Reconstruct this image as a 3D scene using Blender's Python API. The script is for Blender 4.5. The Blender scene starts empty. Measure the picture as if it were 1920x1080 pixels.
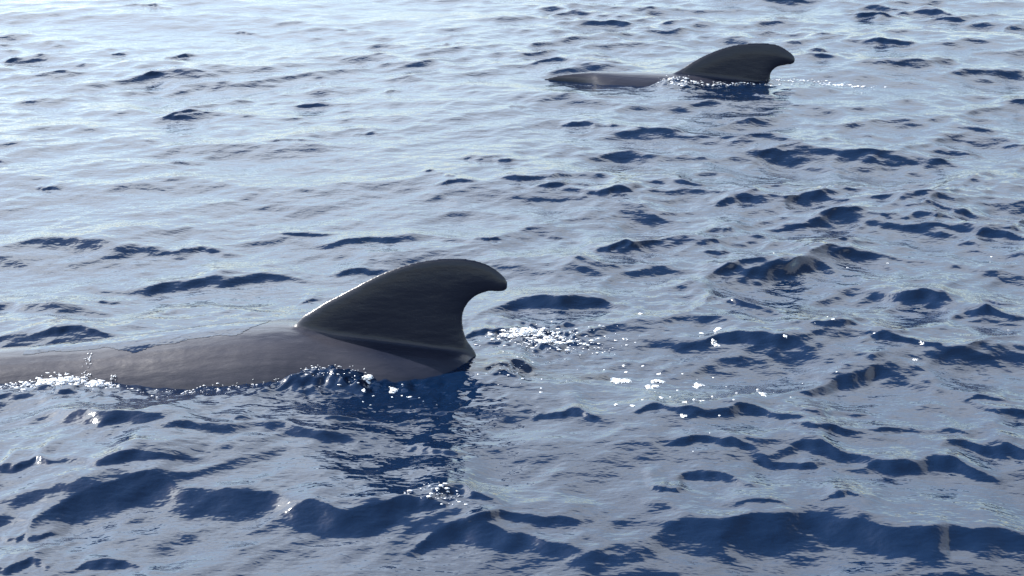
import bpy, bmesh, math, random
import numpy as np
from mathutils import Vector, Matrix

S = bpy.context.scene
C = S.collection
random.seed(7)
RNG = np.random.default_rng(11)

# ---------------------------------------------------------------- camera
CAM_H, PITCH, LENS = 3.0, 21.23, 48.75
cd = bpy.data.cameras.new('camera')
cd.lens = LENS; cd.sensor_width = 36.0; cd.clip_start = 0.1; cd.clip_end = 9000
cam = bpy.data.objects.new('camera', cd); C.objects.link(cam)
cam.location = (0, 0, CAM_H)
cam.rotation_euler = (math.radians(90 - PITCH), 0, 0)
S.camera = cam

# ---------------------------------------------------------------- light
SUN_AZ, SUN_EL = -68.0, 38.0          # degrees clockwise from +Y, above the horizon
w = bpy.data.worlds.new('World'); S.world = w; w.use_nodes = True
nt = w.node_tree; nt.nodes.clear()
sky = nt.nodes.new('ShaderNodeTexSky'); sky.sky_type = 'NISHITA'; sky.sun_disc = False
sky.sun_elevation = math.radians(SUN_EL); sky.sun_rotation = math.radians(SUN_AZ % 360)
sky.air_density = 1.0; sky.dust_density = 0.4; sky.ozone_density = 1.5
bg = nt.nodes.new('ShaderNodeBackground'); bg.inputs['Strength'].default_value = 0.07
wo = nt.nodes.new('ShaderNodeOutputWorld')
# haze added to the unseen lower sky, shaped for its reflection in the water
geo = nt.nodes.new('ShaderNodeTexCoord'); sep = nt.nodes.new('ShaderNodeSeparateXYZ')
nt.links.new(geo.outputs['Generated'], sep.inputs[0])
ramp = nt.nodes.new('ShaderNodeMapRange'); ramp.interpolation_type = 'SMOOTHSTEP'
ramp.inputs['From Min'].default_value = .62; ramp.inputs['From Max'].default_value = .76
ramp.inputs['To Min'].default_value = 1; ramp.inputs['To Max'].default_value = 0
nt.links.new(sep.outputs['Z'], ramp.inputs['Value'])
veil = nt.nodes.new('ShaderNodeVectorMath'); veil.operation = 'SCALE'; veil.inputs[0].default_value = (11.2, 11.3, 10.5)
low = nt.nodes.new('ShaderNodeMapRange'); low.interpolation_type = 'LINEAR'     # dimmed towards the horizon to hold back glare on the far water
low.inputs['From Min'].default_value = 0; low.inputs['From Max'].default_value = .6
low.inputs['To Min'].default_value = .0; low.inputs['To Max'].default_value = 1
nt.links.new(sep.outputs['Z'], low.inputs['Value'])
mul = nt.nodes.new('ShaderNodeMath'); mul.operation = 'MULTIPLY'
nt.links.new(ramp.outputs[0], mul.inputs[0]); nt.links.new(low.outputs[0], mul.inputs[1])
# thin cloud scatters forward: brighter on the sun's side
dotn = nt.nodes.new('ShaderNodeVectorMath'); dotn.operation = 'DOT_PRODUCT'
dotn.inputs[1].default_value = (math.sin(math.radians(SUN_AZ)) * math.cos(math.radians(SUN_EL)), math.cos(math.radians(SUN_AZ)) * math.cos(math.radians(SUN_EL)), math.sin(math.radians(SUN_EL)))
nt.links.new(geo.outputs['Generated'], dotn.inputs[0])
fwd = nt.nodes.new('ShaderNodeMapRange')
fwd.inputs['From Min'].default_value = -.1; fwd.inputs['From Max'].default_value = 1
fwd.inputs['To Min'].default_value = .24; fwd.inputs['To Max'].default_value = 1.2
nt.links.new(dotn.outputs['Value'], fwd.inputs['Value'])
mul2 = nt.nodes.new('ShaderNodeMath'); mul2.operation = 'MULTIPLY'
nt.links.new(mul.outputs[0], mul2.inputs[0]); nt.links.new(fwd.outputs[0], mul2.inputs[1])
# soft mottling of the cloud
cn = nt.nodes.new('ShaderNodeTexNoise'); cn.inputs['Scale'].default_value = 3.2; cn.inputs['Detail'].default_value = 5; cn.inputs['Roughness'].default_value = .6
cm = nt.nodes.new('ShaderNodeMapping'); cm.inputs['Scale'].default_value = (1, 1, 2.2)
nt.links.new(geo.outputs['Generated'], cm.inputs['Vector']); nt.links.new(cm.outputs[0], cn.inputs['Vector'])
cr = nt.nodes.new('ShaderNodeMapRange'); cr.inputs['From Min'].default_value = .3; cr.inputs['From Max'].default_value = .7
cr.inputs['To Min'].default_value = .6; cr.inputs['To Max'].default_value = 1.35
nt.links.new(cn.outputs[0], cr.inputs['Value'])
mul3 = nt.nodes.new('ShaderNodeMath'); mul3.operation = 'MULTIPLY'
nt.links.new(mul2.outputs[0], mul3.inputs[0]); nt.links.new(cr.outputs[0], mul3.inputs[1])
nt.links.new(mul3.outputs[0], veil.inputs['Scale'])
add = nt.nodes.new('ShaderNodeVectorMath'); add.operation = 'ADD'
nt.links.new(sky.outputs[0], add.inputs[0]); nt.links.new(veil.outputs[0], add.inputs[1])
nt.links.new(add.outputs[0], bg.inputs['Color']); nt.links.new(bg.outputs[0], wo.inputs['Surface'])

sl = bpy.data.lights.new('sun', 'SUN'); sl.energy = 4.0; sl.angle = math.radians(0.6); sl.color = (1, .95, .87)
so = bpy.data.objects.new('sun', sl); C.objects.link(so)
az, el = math.radians(SUN_AZ), math.radians(SUN_EL)
sd = Vector((math.sin(az) * math.cos(el), math.cos(az) * math.cos(el), math.sin(el)))
so.rotation_euler = (-sd).to_track_quat('-Z', 'Y').to_euler()
so.location = sd * 60

S.view_settings.view_transform = 'Standard'; S.view_settings.look = 'None'
S.view_settings.gamma = 1; S.view_settings.use_curve_mapping = False
S.view_settings.exposure = 2.05
S.cycles.max_bounces = 6; S.cycles.glossy_bounces = 4; S.cycles.sample_clamp_indirect = 4
S.cycles.use_denoising = True

# ---------------------------------------------------------------- helpers
def mat(name):
    m = bpy.data.materials.new(name); m.use_nodes = True
    n = m.node_tree; return m, n, n.nodes['Principled BSDF']

def node(n, t, **kw):
    x = n.nodes.new(t)
    for k, v in kw.items(): setattr(x, k, v)
    return x

def tag(o, label=None, cat=None, group=None, kind=None):
    if label: o['label'] = label
    if cat: o['category'] = cat
    if group: o['group'] = group
    if kind: o['kind'] = kind
    return o

def link_mesh(name, verts, faces, m, parent=None, smooth=True):
    me = bpy.data.meshes.new(name); me.from_pydata([tuple(v) for v in verts], [], faces)
    me.materials.append(m)
    if smooth: me.polygons.foreach_set('use_smooth', [True] * len(me.polygons))
    me.update()
    o = bpy.data.objects.new(name, me); C.objects.link(o)
    if parent: o.parent = parent
    return o

def smooth01(t):
    t = np.clip(t, 0, 1); return t * t * (3 - 2 * t)

# ================================================================ SEA
# ridge line of each whale: x, height of the back
WX1, WY1 = -1.0, 6.65
WX2, WY2 = 1.5, 13.2

WAVELETS = [(-2.74,8.34,.5,.30,0),(-2.03,8.36,.21,.096,0),(-.89,8.53,.4,.131,.1),(-1.71,7.81,.48,.144,.26),(-.88,7.98,.2,.077,-.28),(-2.71,7.34,.43,.151,.15),(-2.46,6.92,.18,.068,0),
(-.14,10.37,.19,.137,-.32),(.18,9.85,.25,.102,.33),(.79,9.55,.17,.145,1.04),(1.3,9.78,.24,.102,-.28),(.61,8.36,.16,.096,-.13),(1.62,9.33,.17,.142,.58),(.59,11.44,.16,.075,0),(.92,11.35,.16,.074,-.45),
(.7,13.8,.37,.141,-.14),(.84,14.42,.2,.06,-.42),(-4.33,17.15,.18,.071,-.84),(-3.11,15.87,.14,.058,-.72),(-5.14,14.26,.17,.066,.65),(-3.54,14.5,.11,.067,1.2),(-2.8,11.94,.15,.084,1.2),(-1.81,11.0,.2,.072,0),
(-3.35,9.65,.08,.046,-.34),(-1.2,12.82,.07,.048,0),(-4.16,14.64,.07,.054,0),(-3.6,13.48,.08,.044,0),(-1.86,13.27,.06,.037,0),(-.69,14.98,.18,.062,.68),(-1.2,11.25,.09,.047,0),
(4.33,16.72,.26,.138,-.71),(5.17,16.97,.23,.094,-.98),(2.32,14.81,.17,.068,0),(3.3,14.58,.17,.108,0),(4.2,14.86,.2,.11,-.58),(5.71,15.77,.19,.087,0),(3.0,10.97,.13,.051,0),(3.69,10.8,.32,.051,-.1),
(3.01,10.49,.21,.059,0),(3.25,9.01,.22,.086,-.42),(2.86,8.94,.22,.102,-.31),(3.25,8.59,.25,.082,-.35),(2.16,9.81,.22,.056,0),(2.5,9.72,.18,.101,0),(2.78,9.59,.15,.1,-.33),(3.26,9.78,.16,.083,-.34),
(1.94,8.86,.2,.038,.17),(1.31,8.3,.08,.056,0),(1.26,7.38,.19,.123,-.51),(2.36,7.48,.25,.131,-.13),(1.22,6.74,.26,.18,-.16),(1.72,7.9,.31,.138,.36),(2.63,7.19,.16,.141,-.28),(2.89,7.42,.11,.109,-.46),
(2.08,6.76,.16,.074,-.18),(2.4,6.1,.17,.049,-.14),(-2.06,5.84,.43,.137,-.21),(-1.26,5.73,.32,.129,-.27),(-.91,5.88,.2,.048,0),(-1.27,5.88,.11,.054,-.29),(-2.2,5.44,.1,.084,0),(-1.72,5.41,.24,.095,-.04),
(-1.39,4.98,.58,.226,-.06),(-1.99,4.88,.1,.093,0),(-1.62,4.66,.15,.065,0),(-1.94,4.66,.1,.075,0),(-.59,4.94,.37,.235,.47),(-.25,5.11,.15,.113,-.43),(-.3,5.53,.11,.063,-.22),(.25,5.9,.13,.108,-.35),
(.74,5.93,.15,.06,-.3),(1.11,5.87,.22,.095,0),(1.46,5.93,.17,.108,-.14),(-.23,4.74,.28,.152,.09),(0,4.91,.23,.068,.15),(.69,4.7,.56,.278,-.03),(1.78,4.74,.39,.279,-.27),
(1.36,5.47,.23,.107,-.26),(.97,5.57,.16,.069,-.13),(.68,5.2,.07,.065,-.53),(1.05,5.07,.1,.032,-.09),(1.4,5.11,.07,.054,0),(.92,5.27,.13,.071,-.44),(2.21,5.53,.19,.114,-.37),(1.78,5.36,.24,.122,-.33),
(1.23,5.41,.14,.056,-.07),(1.76,6.28,.23,.113,.55),(1.96,5.74,.2,.059,-.32),(-.03,6.47,.11,.129,0),(-.09,6.96,.12,.123,.51),(.18,7.34,.35,.129,.37),(-2.37,7.55,.06,.029,0),(-1.22,7.55,.05,.037,.72),
(-.19,8.57,.1,.041,-.3),(-.64,10.06,.04,.038,0),(-.48,9.89,.04,.037,0),(.28,8.65,.05,.025,0),(-1.41,8.7,.19,.042,0),(1.49,5.74,.14,.064,-.31),(2.43,5.96,.13,.06,-.27)]

def build_sea():
    # one sheet: rows in y, columns fanning out; fine near the camera, coarse towards the horizon
    ys = [3.2]
    while ys[-1] < 21: ys.append(ys[-1] + 0.0018 * ys[-1] + 0.0004)
    st = ys[-1] - ys[-2]
    while ys[-1] < 6000: st *= 1.09; ys.append(ys[-1] + st)
    st = .02; back = []
    v = 3.2
    while v > -6000: st *= 1.12; v -= st; back.append(v)
    ys = np.array(back[::-1] + ys)
    ts = [0.0]
    while ts[-1] < .345: ts.append(ts[-1] + .00072)
    st = .00072
    while ts[-1] < 900: st *= 1.12; ts.append(ts[-1] + st)
    ts = np.array(ts); ts = np.concatenate([-ts[:0:-1], ts])
    g = np.maximum(ys + 6, 7.0)
    X = (ts[None, :] * g[:, None]).astype(np.float32)
    Y = np.repeat(ys[:, None], len(ts), 1).astype(np.float32)
    dx = np.abs(np.gradient(ts))[None, :] * g[:, None]
    dy = np.abs(np.gradient(ys))[:, None]
    SP = np.maximum(dx, dy).astype(np.float32)
    Z = np.zeros_like(X); DX = np.zeros_like(X); DY = np.zeros_like(X)
    # calmer water beside the whales and in their slick
    def blob(cx, cy, rx, ry, amt):
        return 1 - amt * np.exp(-((X - cx) / rx) ** 2 - ((Y - cy) / ry) ** 2)
    M = blob(-1.9, 6.5, 1.2, .6, .5) * blob(.5, 6.6, 1.5, .55, .35) * blob(1.3, 13.1, 1.4, .7, .6)
    # low-frequency gustiness
    G = np.ones_like(X)
    for _ in range(7):
        k = 2 * math.pi / RNG.uniform(2.5, 9); a = RNG.uniform(0, 6.28)
        G += .13 * np.sin(k * (X * math.cos(a) + Y * math.sin(a)) + RNG.uniform(0, 6.28))
    G *= .88 + .42 * smooth01((X / np.maximum(Y, 3) + .12) / .4)       # a fresher breeze off to the right
    G = np.clip(G, .45, 1.7)
    N = 130
    lam = np.exp(np.linspace(math.log(.085), math.log(9.0), N))
    for L in lam:
        k = 2 * math.pi / L
        # mean travel towards the camera and a little to the right
        spread = .75 if L > .5 else 1.0
        th = -math.pi / 2 + .22 + RNG.normal(0, spread * .8)
        slope = .060 if L < .3 else (.078 if L < .8 else (.052 if L < 1.6 else .024))
        a = slope * math.sqrt(2 / (N / math.log2(9 / .085))) / k * RNG.uniform(.6, 1.4)
        att = smooth01((L / SP - 3.0) / 4.0).astype(np.float32)
        rows = np.where(att.max(1) > 0)[0]; cols = np.where(att.max(0) > 0)[0]
        if len(rows) == 0: continue
        sl_ = np.s_[rows[0]:rows[-1] + 1, cols[0]:cols[-1] + 1]
        ph = (k * (X[sl_] * math.cos(th) + Y[sl_] * math.sin(th)) + np.float32(RNG.uniform(0, 6.28))).astype(np.float32)
        A = np.float32(a) * att[sl_] * M[sl_] * (G[sl_] if L < 2.5 else 1)
        s, c = np.sin(ph), np.cos(ph)
        Z[sl_] += A * c
        q = 1.25
        DX[sl_] -= q * A * math.cos(th) * s; DY[sl_] -= q * A * math.sin(th) * s
        if L < 2.5:                                            # crests lean to the lee side
            DX[sl_] += .5 * A * math.cos(th) * c; DY[sl_] += .5 * A * math.sin(th) * c
    # single steep wavelets: gentle back, steep lee face
    ws = list(WAVELETS)
    for _ in range(40):
        y = RNG.uniform(8.5, 20); x = RNG.uniform(-.45, .45) * y
        L = RNG.uniform(.07, .22); ws.append((x, y, L, RNG.uniform(.035, .09), RNG.normal(0, .3)))
    for (x0, y0, L, ly, tilt) in ws:
        tilt *= .5; ly = min(ly, .42 * L + .02)
        H = .33 * ly * min(1, .11 / ly + .2)
        B = ly * 7.0
        r0, r1 = np.searchsorted(ys, [y0 - ly * 1.5 - L, y0 + ly + B + L])
        gm = max(y0 + 6, 7)
        c0, c1 = np.searchsorted(ts, [(x0 - 1.5 * L) / gm - .02, (x0 + 1.5 * L) / gm + .02])
        x = X[r0:r1, c0:c1] - x0; y = Y[r0:r1, c0:c1] - y0 - tilt * x
        p = RNG.uniform(0, 6.28, 6)
        xw = x + .22 * L * np.sin(y / ly * .9 + p[3]) + .16 * L * np.sin(x / L * 3.1 + p[4]) + RNG.uniform(-.25, .25) * L
        y = y + ly * (.34 * np.sin(x / L * 2.3 + p[0]) + .15 * np.sin(x / L * 5.3 + p[1]) + .06 * np.sin(x / L * 13 + p[2]))
        e = np.clip(1 - (xw / (1.5 * L)) ** 2, 0, 1) ** 1.5 * (1 + .14 * np.sin(x / L * 3.7 + p[5]) + .06 * np.sin(x / L * 8.3 + p[0]))
        lyx = ly * (.35 + .65 * e)
        t_ = np.clip(y / lyx, 0, 1); front = t_ * t_ * (2 - t_) * (y <= lyx)
        rear = np.clip(1 - (y - lyx) / B, 0, 1) ** 1.9 * (y > lyx)
        z = H * e * (front + rear)
        Z[r0:r1, c0:c1] += z
        DY[r0:r1, c0:c1] -= .3 * z * (y <= lyx * 3)
    # water heaped up behind the near whale, spilling on to its back
    def heap(cx, cy, rx, ry, h):
        nonlocal Z
        Z += h * np.exp(-((X - cx) / rx) ** 4 - ((Y - cy) / ry) ** 2)
    heap(-1.95, 7.05, .75, .24, .03)
    heap(-.95, 6.36, .22, .14, .05); heap(-.12, 6.5, .2, .2, .025); heap(1.56, 13.0, .2, .18, .06); heap(.75, 13.75, .5, .3, .05)
    def rough(cx, cy, rx, ry, h):                              # water broken up by the bodies moving through it
        nonlocal Z
        e = h * np.exp(-((X - cx) / rx) ** 2 - ((Y - cy) / ry) ** 2)
        r0, r1 = np.searchsorted(ys, [cy - 2.5 * ry, cy + 2.5 * ry]); gm = cy + 6
        c0, c1 = np.searchsorted(ts, [(cx - 2.5 * rx) / gm - .03, (cx + 2.5 * rx) / gm + .03])
        ss = np.s_[r0:r1, c0:c1]; acc = 0
        for i in range(26):
            k = 2 * math.pi / RNG.uniform(.05, .2); a = RNG.uniform(0, 6.28)
            acc = acc + np.abs(np.sin(.5 * k * (X[ss] * math.cos(a) + Y[ss] * math.sin(a)) + RNG.uniform(0, 6.28))) * (8 / k) ** .5
        acc = acc - acc.mean()
        Z[ss] += e[ss] * acc
    rough(-.9, 6.36, .5, .16, .013); rough(-.35, 6.1, .4, .3, .005); rough(.5, 6.6, .7, .3, .003); rough(-2.1, 6.28, .5, .12, .010); rough(.12, 6.95, .3, .22, .013); rough(-1.6, 6.2, .6, .1, .004)
    rough(.0, 6.45, .16, .14, .008); rough(1.55, 13.0, .4, .25, .008); rough(2.4, 13.0, .8, .25, .006); rough(-.32, 5.12, .14, .1, .008)
    X2 = X + DX; Y2 = Y + DY
    n, m = X.shape
    co = np.stack([X2, Y2, Z], -1).astype(np.float32).reshape(-1)
    idx = np.arange(n * m, dtype=np.int32).reshape(n, m)
    q = np.stack([idx[:-1, :-1], idx[:-1, 1:], idx[1:, 1:], idx[1:, :-1]], -1).reshape(-1)
    me = bpy.data.meshes.new('sea')
    me.vertices.add(n * m); me.vertices.foreach_set('co', co)
    nq = len(q) // 4
    me.loops.add(len(q)); me.loops.foreach_set('vertex_index', q)
    me.polygons.add(nq); me.polygons.foreach_set('loop_start', np.arange(nq, dtype=np.int32) * 4)
    try: me.polygons.foreach_set('loop_total', np.full(nq, 4, np.int32))
    except Exception: pass
    me.polygons.foreach_set('use_smooth', np.ones(nq, bool))
    me.update(calc_edges=True)
    o = bpy.data.objects.new('sea', me); C.objects.link(o)
    print('sea verts', n * m)
    return o, (ys, ts, X2, Y2, Z)

def sea_material():
    m, n, p = mat('sea_water')
    p.inputs['Base Color'].default_value = (.0011, .0060, .0205, 1)
    p.inputs['Roughness'].default_value = .045
    p.inputs['IOR'].default_value = 1.55
    tc = node(n, 'ShaderNodeTexCoord')
    def noise(scale, sx, sy, rot, detail):
        mp = node(n, 'ShaderNodeMapping'); mp.inputs['Scale'].default_value = (sx, sy, 1)
        mp.inputs['Rotation'].default_value = (0, 0, rot)
        t = node(n, 'ShaderNodeTexNoise'); t.inputs['Scale'].default_value = scale
        t.inputs['Detail'].default_value = detail; t.inputs['Roughness'].default_value = .55
        n.links.new(tc.outputs['Object'], mp.inputs['Vector']); n.links.new(mp.outputs[0], t.inputs['Vector'])
        return t
    a = noise(11, .5, 1, .12, 3); b = noise(26, .55, 1, -.2, 2)
    b1 = node(n, 'ShaderNodeBump'); b1.inputs['Distance'].default_value = .010; b1.inputs['Strength'].default_value = 1
    b2 = node(n, 'ShaderNodeBump'); b2.inputs['Distance'].default_value = .0035; b2.inputs['Strength'].default_value = 1
    n.links.new(a.outputs[0], b1.inputs['Height']); n.links.new(b.outputs[0], b2.inputs['Height'])
    n.links.new(b1.outputs[0], b2.inputs['Normal']); n.links.new(b2.outputs[0], p.inputs['Normal'])
    return m

sea, SEA = build_sea()
sea.data.materials.append(sea_material())
tag(sea, kind='structure')
from mathutils.bvhtree import BVHTree
def sea_z(x, y):
    """height of the water at a point, from the nearest grid vertex"""
    ys, ts, X2, Y2, Z = SEA
    j = int(np.clip(np.searchsorted(ys, y), 20, len(ys) - 20)); i = int(np.clip(np.searchsorted(ts, x / max(y + 6, 7)), 20, len(ts) - 20))
    w_ = 14
    sub = np.s_[j - w_:j + w_, i - w_:i + w_]
    d = (X2[sub] - x) ** 2 + (Y2[sub] - y) ** 2
    return float(Z[sub].flat[int(d.argmin())])

# ================================================================ WHALES
def skin_material():
    m, n, p = mat('whale_skin')
    tc = node(n, 'ShaderNodeTexCoord')
    t = node(n, 'ShaderNodeTexNoise'); t.inputs['Scale'].default_value = 3.5; t.inputs['Detail'].default_value = 6
    mp = node(n, 'ShaderNodeMapping'); mp.inputs['Scale'].default_value = (.35, 1, 1)
    n.links.new(tc.outputs['Object'], mp.inputs['Vector']); n.links.new(mp.outputs[0], t.inputs['Vector'])
    at = node(n, 'ShaderNodeAttribute', attribute_name='pale')          # sun and sky sheen painted in as paler hide ahead of the fin
    sc = node(n, 'ShaderNodeTexNoise'); sc.inputs['Scale'].default_value = 16; sc.inputs['Detail'].default_value = 2
    ms = node(n, 'ShaderNodeMapping'); ms.inputs['Scale'].default_value = (.09, 1, 1); ms.inputs['Rotation'].default_value = (0, .35, .15)
    n.links.new(tc.outputs['Object'], ms.inputs['Vector']); n.links.new(ms.outputs[0], sc.inputs['Vector'])
    sr = node(n, 'ShaderNodeMapRange'); sr.inputs['From Min'].default_value = .64; sr.inputs['From Max'].default_value = .72
    sr.inputs['To Max'].default_value = .10
    n.links.new(sc.outputs[0], sr.inputs['Value'])                       # old tooth rakes
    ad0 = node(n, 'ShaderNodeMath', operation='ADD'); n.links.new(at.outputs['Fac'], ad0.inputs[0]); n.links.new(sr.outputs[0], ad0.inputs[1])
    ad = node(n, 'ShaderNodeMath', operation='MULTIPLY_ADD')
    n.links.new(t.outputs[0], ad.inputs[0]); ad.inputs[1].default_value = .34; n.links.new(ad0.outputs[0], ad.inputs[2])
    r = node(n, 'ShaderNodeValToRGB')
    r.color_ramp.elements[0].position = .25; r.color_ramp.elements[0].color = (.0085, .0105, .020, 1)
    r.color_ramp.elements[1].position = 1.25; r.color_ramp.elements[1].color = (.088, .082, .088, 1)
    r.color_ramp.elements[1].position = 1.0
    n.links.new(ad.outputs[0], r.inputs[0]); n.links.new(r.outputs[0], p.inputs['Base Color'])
    t2 = node(n, 'ShaderNodeTexNoise'); t2.inputs['Scale'].default_value = 30; t2.inputs['Detail'].default_value = 5
    n.links.new(mp.outputs[0], t2.inputs['Vector'])
    mr = node(n, 'ShaderNodeMapRange'); mr.inputs['To Min'].default_value = .26; mr.inputs['To Max'].default_value = .42
    n.links.new(t2.outputs[0], mr.inputs['Value']); n.links.new(mr.outputs[0], p.inputs['Roughness'])
    p.inputs['IOR'].default_value = 1.30
    p.inputs['Coat Weight'].default_value = .4; p.inputs['Coat Roughness'].default_value = .16; p.inputs['Coat IOR'].default_value = 1.33
    bp = node(n, 'ShaderNodeBump'); bp.inputs['Distance'].default_value = .007; bp.inputs['Strength'].default_value = .5
    n.links.new(t2.outputs[0], bp.inputs['Height']); t3 = node(n, 'ShaderNodeTexNoise'); t3.inputs['Scale'].default_value = 9; t3.inputs['Detail'].default_value = 3
    n.links.new(mp.outputs[0], t3.inputs['Vector'])
    b0 = node(n, 'ShaderNodeBump'); b0.inputs['Distance'].default_value = .005; b0.inputs['Strength'].default_value = .6
    n.links.new(t3.outputs[0], b0.inputs['Height']); n.links.new(b0.outputs[0], bp.inputs['Normal'])
    n.links.new(b0.outputs[0], p.inputs['Coat Normal'])
    n.links.new(bp.outputs[0], p.inputs['Normal'])
    return m
SKIN = skin_material()

def loft(sections, nseg=40):
    """sections: (x, y, top z, half width, half height); egg-shaped rings"""
    V, Fc = [], []
    for (x, y, zt, hw, hh) in sections:
        for k in range(nseg):
            a = 2 * math.pi * k / nseg
            V.append((x, y + hw * math.sin(a), zt - hh + hh * math.cos(a)))
    for i in range(len(sections) - 1):
        for k in range(nseg):
            a, b = i * nseg + k, i * nseg + (k + 1) % nseg
            Fc.append((a, a + nseg, b + nseg, b))
    Fc.append(tuple(range(nseg))); Fc.append(tuple(reversed(range((len(sections) - 1) * nseg, len(sections) * nseg))))
    return V, Fc

def interp_sections(keys, n=70):
    k = np.array(keys, float); t = np.linspace(0, len(k) - 1, n); out = []
    for u in t:                                             # Catmull-Rom through the keys
        i = min(int(u), len(k) - 2); f = u - i
        p0, p1, p2, p3 = k[max(i - 1, 0)], k[i], k[i + 1], k[min(i + 2, len(k) - 1)]
        out.append(.5 * (2 * p1 + (p2 - p0) * f + (2 * p0 - 5 * p1 + 4 * p2 - p3) * f * f + (3 * p1 - p0 - 3 * p2 + p3) * f ** 3))
    return out

def dense_outline(pts, step=.012):
    P = [np.array(p, float) for p in pts]; out = []
    for i in range(len(P) - 1):
        p0, p1, p2, p3 = P[max(i - 1, 0)], P[i], P[i + 1], P[min(i + 2, len(P) - 1)]
        n = max(1, int(np.linalg.norm(p2 - p1) / step))
        for s in range(n):
            f = s / n
            out.append(.5 * (2 * p1 + (p2 - p0) * f + (2 * p0 - 5 * p1 + 4 * p2 - p3) * f * f + (3 * p1 - p0 - 3 * p2 + p3) * f ** 3))
    out.append(P[-1]); return np.array(out)

def fin_points_inside(o, P):
    x, z = P[:, 0], P[:, 1]; c = np.zeros(len(P), bool); n = len(o); j = n - 1
    for i in range(n):
        cond = (o[i, 1] > z) != (o[j, 1] > z)
        xi = (o[j, 0] - o[i, 0]) * (z - o[i, 1]) / (o[j, 1] - o[i, 1] + 1e-12) + o[i, 0]
        c ^= cond & (x < xi); j = i
    return c

def build_fin(bm, outline, base_pts, y0, zbase, tb, tt, hgt, lean):
    """two-sided fin solid added to a bmesh: front and back sheets meet along the outline"""
    free = dense_outline(outline, .012)
    o = np.concatenate([free, np.array(base_pts, float)])
    # triangulate by constrained fill
    from mathutils.geometry import delaunay_2d_cdt
    st = .02
    gx, gz = np.meshgrid(np.arange(o[:, 0].min(), o[:, 0].max(), st), np.arange(o[:, 1].min(), o[:, 1].max(), st))
    P = np.stack([gx.ravel(), gz.ravel()], 1)
    P = P[fin_points_inside(o, P)]
    dmin = np.full(len(P), 9.0)
    for q in o: dmin = np.minimum(dmin, np.hypot(P[:, 0] - q[0], P[:, 1] - q[1]))
    P = P[dmin > .012]
    pts = [Vector(q) for q in o] + [Vector(q) for q in P]
    vs, es, fs, *_ = delaunay_2d_cdt(pts, [], [list(range(len(o)))], 1, 1e-6)
    vs = np.array([tuple(q) for q in vs])
    d = np.full(len(vs), 9.0)
    for q in free: d = np.minimum(d, np.hypot(vs[:, 0] - q[0], vs[:, 1] - q[1]))
    f = np.clip((vs[:, 1] - zbase) / hgt, -.3, 1)
    tmax = tb + (tt - tb) * np.clip(f, 0, 1)
    wdt = .5 * .30
    th = tmax * (1 - (1 - np.clip(d / wdt, 0, 1)) ** 2) ** .6 + .006
    A, B = [], []
    for (x, z), t in zip(vs, th):
        yc = y0 + lean * max(z - zbase, 0)
        A.append(bm.verts.new((x, yc - t, z))); B.append(bm.verts.new((x, yc + t, z)))
    cnt = {}
    for fc in fs:
        bm.faces.new([A[i] for i in fc]); bm.faces.new([B[i] for i in reversed(fc)])
        for a, b in zip(fc, list(fc[1:]) + [fc[0]]): cnt[(a, b)] = 1
    for (a, b) in cnt:
        if (b, a) not in cnt: bm.faces.new([A[b], A[a], B[a], B[b]])

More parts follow.
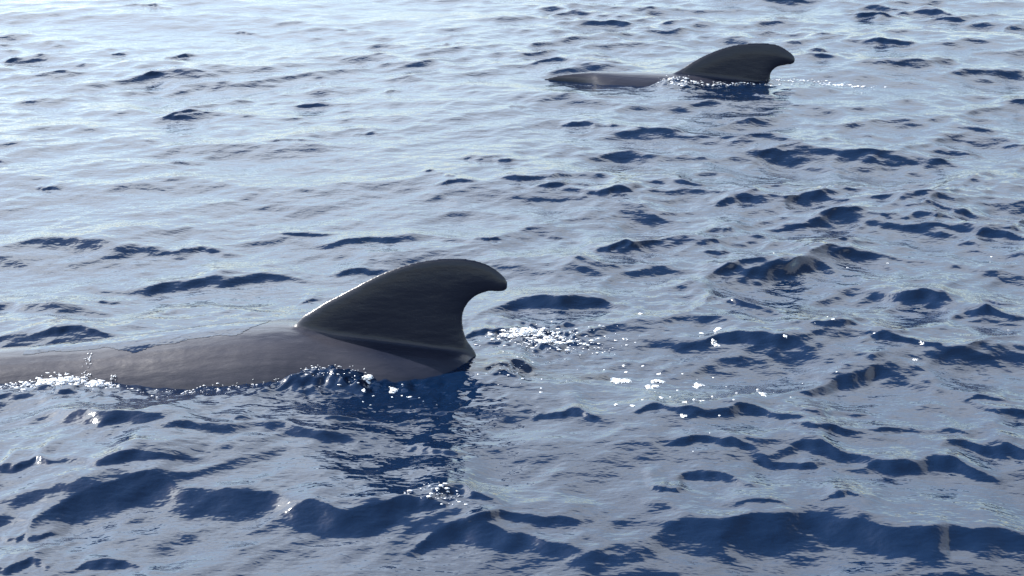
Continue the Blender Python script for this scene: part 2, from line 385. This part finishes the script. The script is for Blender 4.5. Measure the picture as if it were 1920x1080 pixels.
def build_whale(name, label, keys, outline, base_pts, y0, zbase, hgt, extra=(), voxel=.009, lean=0.0, tone=.21):
    V, Fc = loft(interp_sections(keys))
    me = bpy.data.meshes.new(name); bm = bmesh.new()
    bv = [bm.verts.new(v) for v in V]
    for f in Fc: bm.faces.new([bv[i] for i in f])
    bmesh.ops.recalc_face_normals(bm, faces=bm.faces[:])
    build_fin(bm, outline, base_pts, y0, zbase, .036, .018, hgt, lean)
    for e in extra:                                         # pectoral fins and flukes, under water
        e(bm)
    bmesh.ops.recalc_face_normals(bm, faces=bm.faces[:])
    bm.to_mesh(me); bm.free()
    o = bpy.data.objects.new(name, me); C.objects.link(o)
    md = o.modifiers.new('r', 'REMESH'); md.mode = 'VOXEL'; md.voxel_size = voxel; md.use_smooth_shade = True
    dg = bpy.context.evaluated_depsgraph_get()
    ev = o.evaluated_get(dg); me2 = bpy.data.meshes.new_from_object(ev)
    o.modifiers.clear(); o.data = me2
    # relax the surface: strongly round the fin's root, lightly elsewhere
    nv = len(me2.vertices); co = np.empty(nv * 3, np.float32); me2.vertices.foreach_get('co', co); co = co.reshape(-1, 3)
    ne = len(me2.edges); ed = np.empty(ne * 2, np.int32); me2.edges.foreach_get('vertices', ed); ed = ed.reshape(-1, 2)
    deg = np.bincount(ed.ravel(), minlength=nv).astype(np.float32)[:, None]
    def avg(a):
        s = np.zeros_like(a)
        for k in range(3):
            s[:, k] = np.bincount(ed[:, 0], a[ed[:, 1], k], nv) + np.bincount(ed[:, 1], a[ed[:, 0], k], nv)
        return s / deg
    xs = np.array([q[0] for q in outline]); 
    root = np.exp(-((co[:, 2] - zbase) / .07) ** 2) * (co[:, 0] > xs.min() - .25) * (co[:, 0] < xs.max() + .2) * (np.abs(co[:, 1] - y0) < .22)
    for it in range(38):
        lam = np.where(it < 16, .5, .5 * root[:, None])
        co = co + lam * (avg(co) - co)
        if it < 16: co = co + (-.51) * (avg(co) - co)
    me2.vertices.foreach_set('co', co.ravel()); me2.update()
    me2.polygons.foreach_set('use_smooth', np.ones(len(me2.polygons), bool))
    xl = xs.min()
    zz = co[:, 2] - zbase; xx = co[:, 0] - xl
    pale = np.clip(1 - (xx - .10 - 1.6 * np.clip(-(zz - .05), -.1, .3)) / .22, 0, 1) * np.clip(1 - (zz - .03) / .1, 0, 1) * tone + .05 * (zz < .02)  # lit grey of the front back painted in; fin and rear stay dark
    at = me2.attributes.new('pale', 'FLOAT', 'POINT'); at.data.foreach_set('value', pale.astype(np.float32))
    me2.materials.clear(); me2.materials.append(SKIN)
    o.data.name = name
    tag(o, label, 'whale', 'pilot whales swimming left')
    print(name, nv)
    return o

FIN1 = [(-1.131,.214),(-1.087,.259),(-1.021,.301),(-.956,.343),(-.879,.384),(-.804,.425),(-.739,.461),(-.675,.493),(-.581,.531),(-.49,.558),(-.4,.574),(-.307,.58),(-.218,.574),(-.144,.554),(-.082,.519),(-.036,.475),(-.022,.44),(-.027,.414),(-.047,.399),(-.082,.396),(-.118,.399),(-.173,.381),(-.212,.352),(-.24,.313),(-.254,.268),(-.252,.208),(-.241,.157),(-.226,.115),(-.198,.07),(-.175,.0)]
FIN2 = [(1.551,.098),(1.642,.145),(1.741,.207),(1.856,.269),(1.991,.326),(2.142,.367),(2.294,.382),(2.431,.382),(2.534,.367),(2.619,.326),(2.694,.269),(2.719,.217),(2.691,.181),(2.615,.168),(2.549,.15),(2.506,.109),(2.494,.057),(2.513,.01),(2.556,-.016)]

def flipper(x, y, z, sx, sy, sz, yaw, roll):
    def f(bm):
        r = bmesh.ops.create_uvsphere(bm, u_segments=20, v_segments=12, radius=1)
        M = Matrix.Translation((x, y, z)) @ Matrix.Rotation(yaw, 4, 'Z') @ Matrix.Rotation(roll, 4, 'X') @ Matrix.Diagonal((sx, sy, sz, 1))
        bmesh.ops.transform(bm, matrix=M, verts=r['verts'])
    return f

keys1 = [(-3.32,6.60,-.30,.06,.10),(-3.22,6.60,-.06,.24,.26),(-3.05,6.61,.035,.33,.36),(-2.7,6.63,.062,.37,.42),(-2.3,6.64,.085,.40,.46),(-1.95,6.65,.125,.43,.49),(-1.6,6.65,.172,.45,.51),(-1.2,6.65,.205,.46,.52),
         (-.9,6.65,.165,.45,.51),(-.55,6.65,.12,.42,.48),(-.27,6.65,.074,.36,.43),(-.13,6.65,-.005,.31,.37),(.25,6.65,-.13,.28,.33),(.5,6.65,-.2,.25,.30),(.9,6.65,-.36,.17,.22),(1.3,6.65,-.58,.09,.16),(1.6,6.65,-.72,.05,.08)]
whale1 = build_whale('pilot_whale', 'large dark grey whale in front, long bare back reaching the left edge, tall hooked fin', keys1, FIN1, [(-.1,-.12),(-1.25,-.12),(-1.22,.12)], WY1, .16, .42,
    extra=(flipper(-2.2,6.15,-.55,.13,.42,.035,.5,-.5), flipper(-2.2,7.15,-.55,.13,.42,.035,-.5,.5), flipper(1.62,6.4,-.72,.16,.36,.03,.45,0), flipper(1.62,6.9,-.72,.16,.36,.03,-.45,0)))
keys2 = [(.24,13.27,.00,.010,.02),(.46,13.27,.055,.02,.05),(.72,13.26,.085,.08,.12),(.86,13.24,.094,.18,.22),(1.05,13.22,.094,.29,.33),(1.3,13.2,.092,.38,.45),(1.6,13.2,.085,.40,.47),
         (1.9,13.2,.06,.40,.46),(2.3,13.2,.015,.38,.43),(2.6,13.2,-.05,.35,.39),(3.0,13.2,-.18,.27,.31),(3.4,13.2,-.36,.18,.23),(3.8,13.2,-.56,.09,.16),(4.1,13.2,-.68,.05,.08)]
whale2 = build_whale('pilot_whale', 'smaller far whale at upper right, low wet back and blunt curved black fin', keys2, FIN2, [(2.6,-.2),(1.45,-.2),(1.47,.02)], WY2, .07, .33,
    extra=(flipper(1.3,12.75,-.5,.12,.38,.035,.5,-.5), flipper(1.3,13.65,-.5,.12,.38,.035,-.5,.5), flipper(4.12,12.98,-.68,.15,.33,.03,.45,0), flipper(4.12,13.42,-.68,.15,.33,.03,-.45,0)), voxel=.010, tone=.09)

# ================================================================ FOAM AND SPRAY
def foam_material(name, col, rough, trans=0.0):
    m, n, p = mat(name)
    p.inputs['Base Color'].default_value = col; p.inputs['Roughness'].default_value = rough
    p.inputs['IOR'].default_value = 1.333; p.inputs['Transmission Weight'].default_value = trans
    if not trans:
        tc = node(n, 'ShaderNodeTexCoord'); v = node(n, 'ShaderNodeTexVoronoi'); v.inputs['Scale'].default_value = 160
        n.links.new(tc.outputs['Object'], v.inputs['Vector'])
        b = node(n, 'ShaderNodeBump'); b.inputs['Distance'].default_value = .004; b.inputs['Strength'].default_value = .6
        n.links.new(v.outputs['Distance'], b.inputs['Height']); n.links.new(b.outputs[0], p.inputs['Normal'])
    return m
FOAM = foam_material('foam_white', (.48, .51, .54, 1), .35)
def lace(m):                                                    # rafts of bubbles are full of holes
    n = m.node_tree; p = n.nodes['Principled BSDF']
    tc = node(n, 'ShaderNodeTexCoord'); v = node(n, 'ShaderNodeTexVoronoi'); v.inputs['Scale'].default_value = 95
    ns = node(n, 'ShaderNodeTexNoise'); ns.inputs['Scale'].default_value = 38; ns.inputs['Detail'].default_value = 4
    for x in (v, ns): n.links.new(tc.outputs['Object'], x.inputs['Vector'])
    a = node(n, 'ShaderNodeMath', operation='ADD'); n.links.new(v.outputs['Distance'], a.inputs[0]); n.links.new(ns.outputs[0], a.inputs[1])
    r = node(n, 'ShaderNodeMapRange'); r.inputs['From Min'].default_value = .78; r.inputs['From Max'].default_value = 1.0
    n.links.new(a.outputs[0], r.inputs['Value']); n.links.new(r.outputs[0], p.inputs['Alpha'])
lace(FOAM)
DROP = foam_material('spray_drops', (.86, .88, .92, 1), .10, .4)

def fleck_geometry(x, y, r, V, Fc):
    """a raft of bubbles: low uneven dome that follows the water"""
    r *= .88; r *= 1.2; n = 26 if r > .02 else 8
    ph = [random.uniform(0, 6.28) for _ in range(3)]
    def rad(a): return r * (1 + .3 * math.sin(2 * a + ph[0]) + .2 * math.sin(3 * a + ph[1]) + .16 * math.sin(7 * a + ph[2]))
    b = len(V); h = min(.005, r * .16)
    for q, hz in ((1.0, -.004), (.82, .55), (.45, .95)):
        for k in range(n):
            a = 2 * math.pi * k / n; rr = rad(a) * q
            px, py = x + rr * math.cos(a), y + rr * math.sin(a) * .9
            V.append((px, py, sea_z(px, py) + (hz * h if hz > 0 else hz) + random.uniform(-.0012, .0012)))
    V.append((x, y, sea_z(x, y) + h))
    for ring in range(2):
        for k in range(n):
            a0 = b + ring * n + k; a1 = b + ring * n + (k + 1) % n
            Fc.append((a0, a1, a1 + n, a0 + n))
    for k in range(n): Fc.append((b + 2 * n + k, b + 2 * n + (k + 1) % n, b + 3 * n))

FLECKS = [(0.55, 6.391, 0.0462), (0.701, 6.303, 0.0349), (0.736, 6.378, 0.0298), (1.124, 6.98, 0.038), (1.087, 6.814, 0.043), (-0.729, 6.365, 0.0487), (-0.593, 6.284, 0.0455), (0.944, 6.359, 0.0325), (0.506, 6.074, 0.0208), (0.58, 6.028, 0.0194), (0.733, 6.133, 0.0184), (0.84, 6.045, 0.0208), (0.918, 6.045, 0.0234), (1.235, 6.163, 0.0343), (0.886, 6.103, 0.0131), (0.583, 6.573, 0.0167), (0.591, 6.507, 0.0138), (0.753, 6.474, 0.0165), (1.034, 6.958, 0.0175), (1.459, 6.814, 0.0143), (0.811, 5.903, 0.0229), (0.724, 7.248, 0.0241), (1.755, 6.995, 0.0146), (1.801, 7.003, 0.0117), (1.934, 7.01, 0.0117), (2.175, 6.765, 0.0171), (2.215, 6.607, 0.014), (2.345, 6.62, 0.0168), (2.104, 6.607, 0.0195), (2.403, 6.365, 0.0135), (2.554, 6.334, 0.0121), (2.733, 7.033, 0.0074), (-0.851, 6.253, 0.016), (-0.779, 6.253, 0.0133), (-0.736, 6.241, 0.0186), (-0.629, 6.328, 0.0215), (-0.566, 6.181, 0.0159), (-0.506, 6.187, 0.0132), (-0.709, 6.163, 0.0105), (-0.196, 6.121, 0.0092), (-0.364, 6.086, 0.0078), (-0.627, 5.976, 0.0077), (-0.543, 6.223, 0.0106), (1.512, 8.205, 0.0101), (1.644, 8.195, 0.0101), (2.096, 8.042, 0.0132), (2.101, 8.137, 0.0117), (2.246, 8.185, 0.0101), (2.368, 8.205, 0.0101), (2.623, 8.215, 0.0101), (3.049, 8.284, 0.0119), (0.795, 6.223, 0.012), (0.828, 6.284, 0.0094), (1.108, 6.284, 0.0134), (1.108, 6.193, 0.0106), (0.997, 6.253, 0.0093), (1.229, 6.284, 0.0107), (0.392, 6.133, 0.0105), (0.68, 6.573, 0.0111), (0.777, 6.573, 0.0125), (0.876, 6.474, 0.0096), (0.352, 6.378, 0.0108), (0.111, 6.573, 0.0111), (-0.026, 6.223, 0.0106), (0.145, 6.205, 0.0106), (0.783, 6.016, 0.0058), (0.339, 6.534, 0.0045), (1.534, 6.276, 0.0054), (0.819, 5.578, 0.0059), (1.048, 6.566, 0.0077), (1.071, 6.039, 0.0084), (0.124, 6.375, 0.0077), (1.371, 6.154, 0.0071), (0.74, 6.256, 0.0086), (0.145, 6.248, 0.0087), (0.621, 6.906, 0.0066), (0.947, 6.581, 0.0094), (0.919, 6.394, 0.0048), (0.915, 5.732, 0.0059), (0.551, 6.469, 0.0069), (0.486, 6.166, 0.007), (0.027, 6.598, 0.008), (1.536, 6.534, 0.0096), (0.676, 6.449, 0.0088), (1.655, 6.436, 0.0072), (0.732, 6.486, 0.0087), (0.489, 6.407, 0.0044), (1.65, 6.967, 0.0049), (0.938, 6.567, 0.005), (0.56, 5.926, 0.0083), (1.296, 6.222, 0.0042), (0.728, 6.541, 0.009), (1.258, 6.351, 0.0094), (0.71, 6.224, 0.0072), (1.035, 6.283, 0.0062), (0.605, 6.409, 0.0043), (1.035, 6.479, 0.0094), (1.112, 6.465, 0.0066), (0.205, 6.361, 0.0073), (0.261, 6.444, 0.0092), (0.351, 6.327, 0.0079), (0.782, 6.111, 0.009), (0.276, 6.357, 0.0041), (0.314, 6.152, 0.0041), (0.364, 6.557, 0.0045), (0.476, 6.521, 0.0079), (0.383, 6.015, 0.0077), (0.917, 6.303, 0.0077), (1.082, 6.359, 0.0065), (0.491, 6.438, 0.0061), (0.612, 6.101, 0.007), (0.636, 6.092, 0.008), (1.283, 6.261, 0.0079), (0.658, 6.154, 0.0082), (0.779, 6.158, 0.0062), (0.729, 6.426, 0.0058), (0.375, 5.928, 0.0061), (0.944, 6.437, 0.0059), (0.304, 6.76, 0.0068), (0.796, 6.192, 0.0068), (0.987, 5.917, 0.0081), (0.888, 6.135, 0.0082), (0.336, 6.684, 0.0062), (0.987, 6.167, 0.0081), (0.707, 6.094, 0.0061), (1.996, 6.699, 0.0081), (1.794, 7.141, 0.0087), (2.338, 6.144, 0.0057), (2.429, 6.198, 0.0049), (2.238, 6.281, 0.0067), (2.142, 6.826, 0.0058), (1.863, 7.069, 0.007), (1.754, 6.306, 0.0042), (2.45, 6.416, 0.0079), (2.38, 6.223, 0.0063), (1.472, 6.367, 0.0048), (1.801, 6.446, 0.0063), (1.86, 6.187, 0.0064), (1.948, 6.865, 0.008), (1.965, 6.332, 0.0055), (1.717, 6.572, 0.0076), (1.634, 6.323, 0.0078), (2.306, 6.293, 0.0041), (2.106, 6.257, 0.0042), (1.863, 6.848, 0.0066), (1.983, 6.634, 0.0075), (1.599, 7.084, 0.005), (1.741, 7.068, 0.0087), (2.597, 7.048, 0.0066), (1.903, 6.798, 0.0058), (-0.748, 6.341, 0.006), (-0.551, 6.133, 0.0046), (-0.853, 6.283, 0.0061), (-0.52, 6.19, 0.0059), (-0.843, 6.341, 0.0061), (-0.55, 6.371, 0.0064), (-0.73, 6.132, 0.0076), (-0.815, 6.143, 0.0064), (-0.592, 6.09, 0.0075), (-0.456, 6.173, 0.0062), (-0.346, 6.404, 0.0061), (-0.39, 6.341, 0.0055), (-0.687, 6.21, 0.0083), (-0.804, 6.423, 0.0084), (-0.753, 6.381, 0.0071), (-0.435, 6.136, 0.004), (-0.431, 6.078, 0.0041), (-0.546, 6.196, 0.0086), (-0.593, 6.201, 0.0084), (-0.38, 6.08, 0.0074), (-0.42, 6.462, 0.0073), (-0.599, 6.251, 0.0081), (-0.862, 6.235, 0.0046), (-0.634, 6.488, 0.0045), (-0.69, 6.099, 0.0083)]
PATCH_LABELS = ['largest white foam patch on the grey slick right of the near fin', 'slanted foam patch just right of the largest foam patch', 'small foam patch behind the slanted foam patch',
    'round foam patch at the left end of the dark wave right of the near whale', 'long pale foam patch below the dark wave right of the near whale',
    'left foam patch on the dark reflection below the near fin', 'right foam patch on the dark reflection below the near fin', 'thin foam patch on the far right of the grey slick']
for (x, y, r), lab in zip(FLECKS, PATCH_LABELS):
    V, Fc = [], []
    fleck_geometry(x, y, r * (.62 if x < 0 or y > 6.7 else 1), V, Fc)
    o = link_mesh('foam_patch', V, Fc, FOAM); tag(o, lab, 'foam', 'foam patches on the water')
V, Fc = [], []
for (x, y, r) in FLECKS[8:22] + FLECKS[22:42:3] + FLECKS[42:75:2] + FLECKS[75::3]: fleck_geometry(x, y, r * .75, V, Fc)
tag(link_mesh('foam_flecks', V, Fc, FOAM), kind='stuff')

ICO = None
def drop(V, Fc, c, r, sq=(1, 1, 1)):
    global ICO
    if ICO is None:
        bm = bmesh.new(); bmesh.ops.create_icosphere(bm, subdivisions=1, radius=1)
        ICO = ([v.co.copy() for v in bm.verts], [tuple(v.index for v in f.verts) for f in bm.faces]); bm.free()
    b = len(V)
    for v in ICO[0]: V.append((c[0] + v.x * r * sq[0], c[1] + v.y * r * sq[1], c[2] + v.z * r * sq[2]))
    for f in ICO[1]: Fc.append(tuple(i + b for i in f))

HIDE = [BVHTree.FromObject(o, bpy.context.evaluated_depsgraph_get()) for o in (whale1, whale2)]
def top_z(x, y):
    z = sea_z(x, y)
    for t in HIDE:
        h = t.ray_cast(Vector((x, y, 3)), Vector((0, 0, -1)))
        if h[0] is not None and z < h[0].z < z + .3: z = max(z, h[0].z)
    return z

def spray(name, spots, runs=()):
    """spots: (x, y, spread x, spread y, height, count, largest radius); runs: trickles (x0, y0, x1, y1, width, count)"""
    V, Fc = [], []
    for (x, y, sx, sy, h, n, rm) in spots:
        for _ in range(n):
            px, py = random.gauss(x, sx), random.gauss(y, sy)
            r = rm * random.random() ** 3 + .0016
            zs = sea_z(px, py); z = top_z(px, py)
            if z > zs + .02: continue
            z += h * random.random() ** 3 * math.exp(-((px - x) / (1.4 * sx)) ** 2)
            drop(V, Fc, (px, py, z), r, (random.uniform(.9, 3.2), random.uniform(.7, 1.4), random.uniform(.35, .8)))
    for (x0, y0, x1, y1, wd, n) in runs:
        for _ in range(n):
            f = random.random(); px = x0 + (x1 - x0) * f + random.gauss(0, wd); py = y0 + (y1 - y0) * f + random.gauss(0, wd * .6)
            drop(V, Fc, (px, py, top_z(px, py) + .001), random.uniform(.0015, .0042), (random.uniform(.7, 1.2), random.uniform(1.2, 4), .7))
    o = link_mesh(name, V, Fc, DROP); tag(o, kind='stuff'); return o
spray('splash_spray', [(.06, 6.95, .07, .02, .02, 340, .008), (.20, 6.86, .05, .025, .015, 220, .008), (.12, 6.9, .12, .07, .02, 160, .006), (.36, 6.86, .14, .09, .01, 120, .005),
                       (-2.28, 6.37, .09, .03, .03, 260, .009), (-2.08, 6.34, .06, .015, .02, 120, .009), (-2.36, 6.5, .06, .05, .02, 120, .006), (-2.5, 6.38, .1, .03, .01, 70, .005),
                       (-1.38, 6.33, .12, .04, .006, 60, .003), (-.95, 6.4, .13, .06, .015, 150, .0035), (-1.7, 6.27, .15, .03, .005, 40, .003),
                       (-.3, 5.13, .07, .04, .01, 50, .005), (.0, 6.45, .08, .06, .01, 50, .004),
                       (1.6, 13.02, .13, .07, .03, 170, .009), (2.1, 13.05, .25, .04, .01, 130, .007), (2.75, 13.2, .2, .035, .004, 110, .008), (3.15, 13.05, .14, .02, .004, 90, .009)],
      [(-2.18, 6.56, -2.17, 6.34, .014, 35), (-2.03, 6.42, -2.06, 6.33, .012, 25)])

def water_film(whale, test, name):
    """a sheet of water running over a whale's back, lifted a few millimetres off the hide"""
    me = whale.data; nv = len(me.vertices)
    co = np.empty(nv * 3, np.float32); me.vertices.foreach_get('co', co); co = co.reshape(-1, 3)
    no = np.empty(nv * 3, np.float32); me.vertex_normals.foreach_get('vector', no); no = no.reshape(-1, 3)
    t = test(co, no)
    keep = t > 0
    mp = -np.ones(nv, int); mp[keep] = np.arange(keep.sum())
    off = (np.clip(t[keep], 0, 1) * .006 + .0012)[:, None]
    V = co[keep] + no[keep] * off + np.array([[0, 0, .0]])
    Fc = [tuple(int(mp[i]) for i in p.vertices) for p in me.polygons if all(keep[i] for i in p.vertices)]
    o = link_mesh(name, V, Fc, sea.data.materials[0]); tag(o, kind='stuff'); return o

def wob(x, y, s):
    return np.sin(x * 9 * s + 1) * .5 + np.sin(x * 23 * s + y * 11) * .3 + np.sin(x * 41 * s - y * 37 + 2) * .25
def near_film(co, no):
    x, y, z = co.T
    up = no[:, 2] > .05
    ridge = np.interp(x, [-2.5, -2.1, -1.95, -1.4, -1.25], [.06, .05, .11, .06, -.12])       # how far it has run down this side
    a = (y - (WY1 - ridge) + .018 * wob(x, y, 1)) * 6
    a = np.minimum(a, np.minimum(x + 2.55, -1.28 - x) * 6)
    return np.where(up, a, -1)
water_film(whale1, near_film, 'water_film')
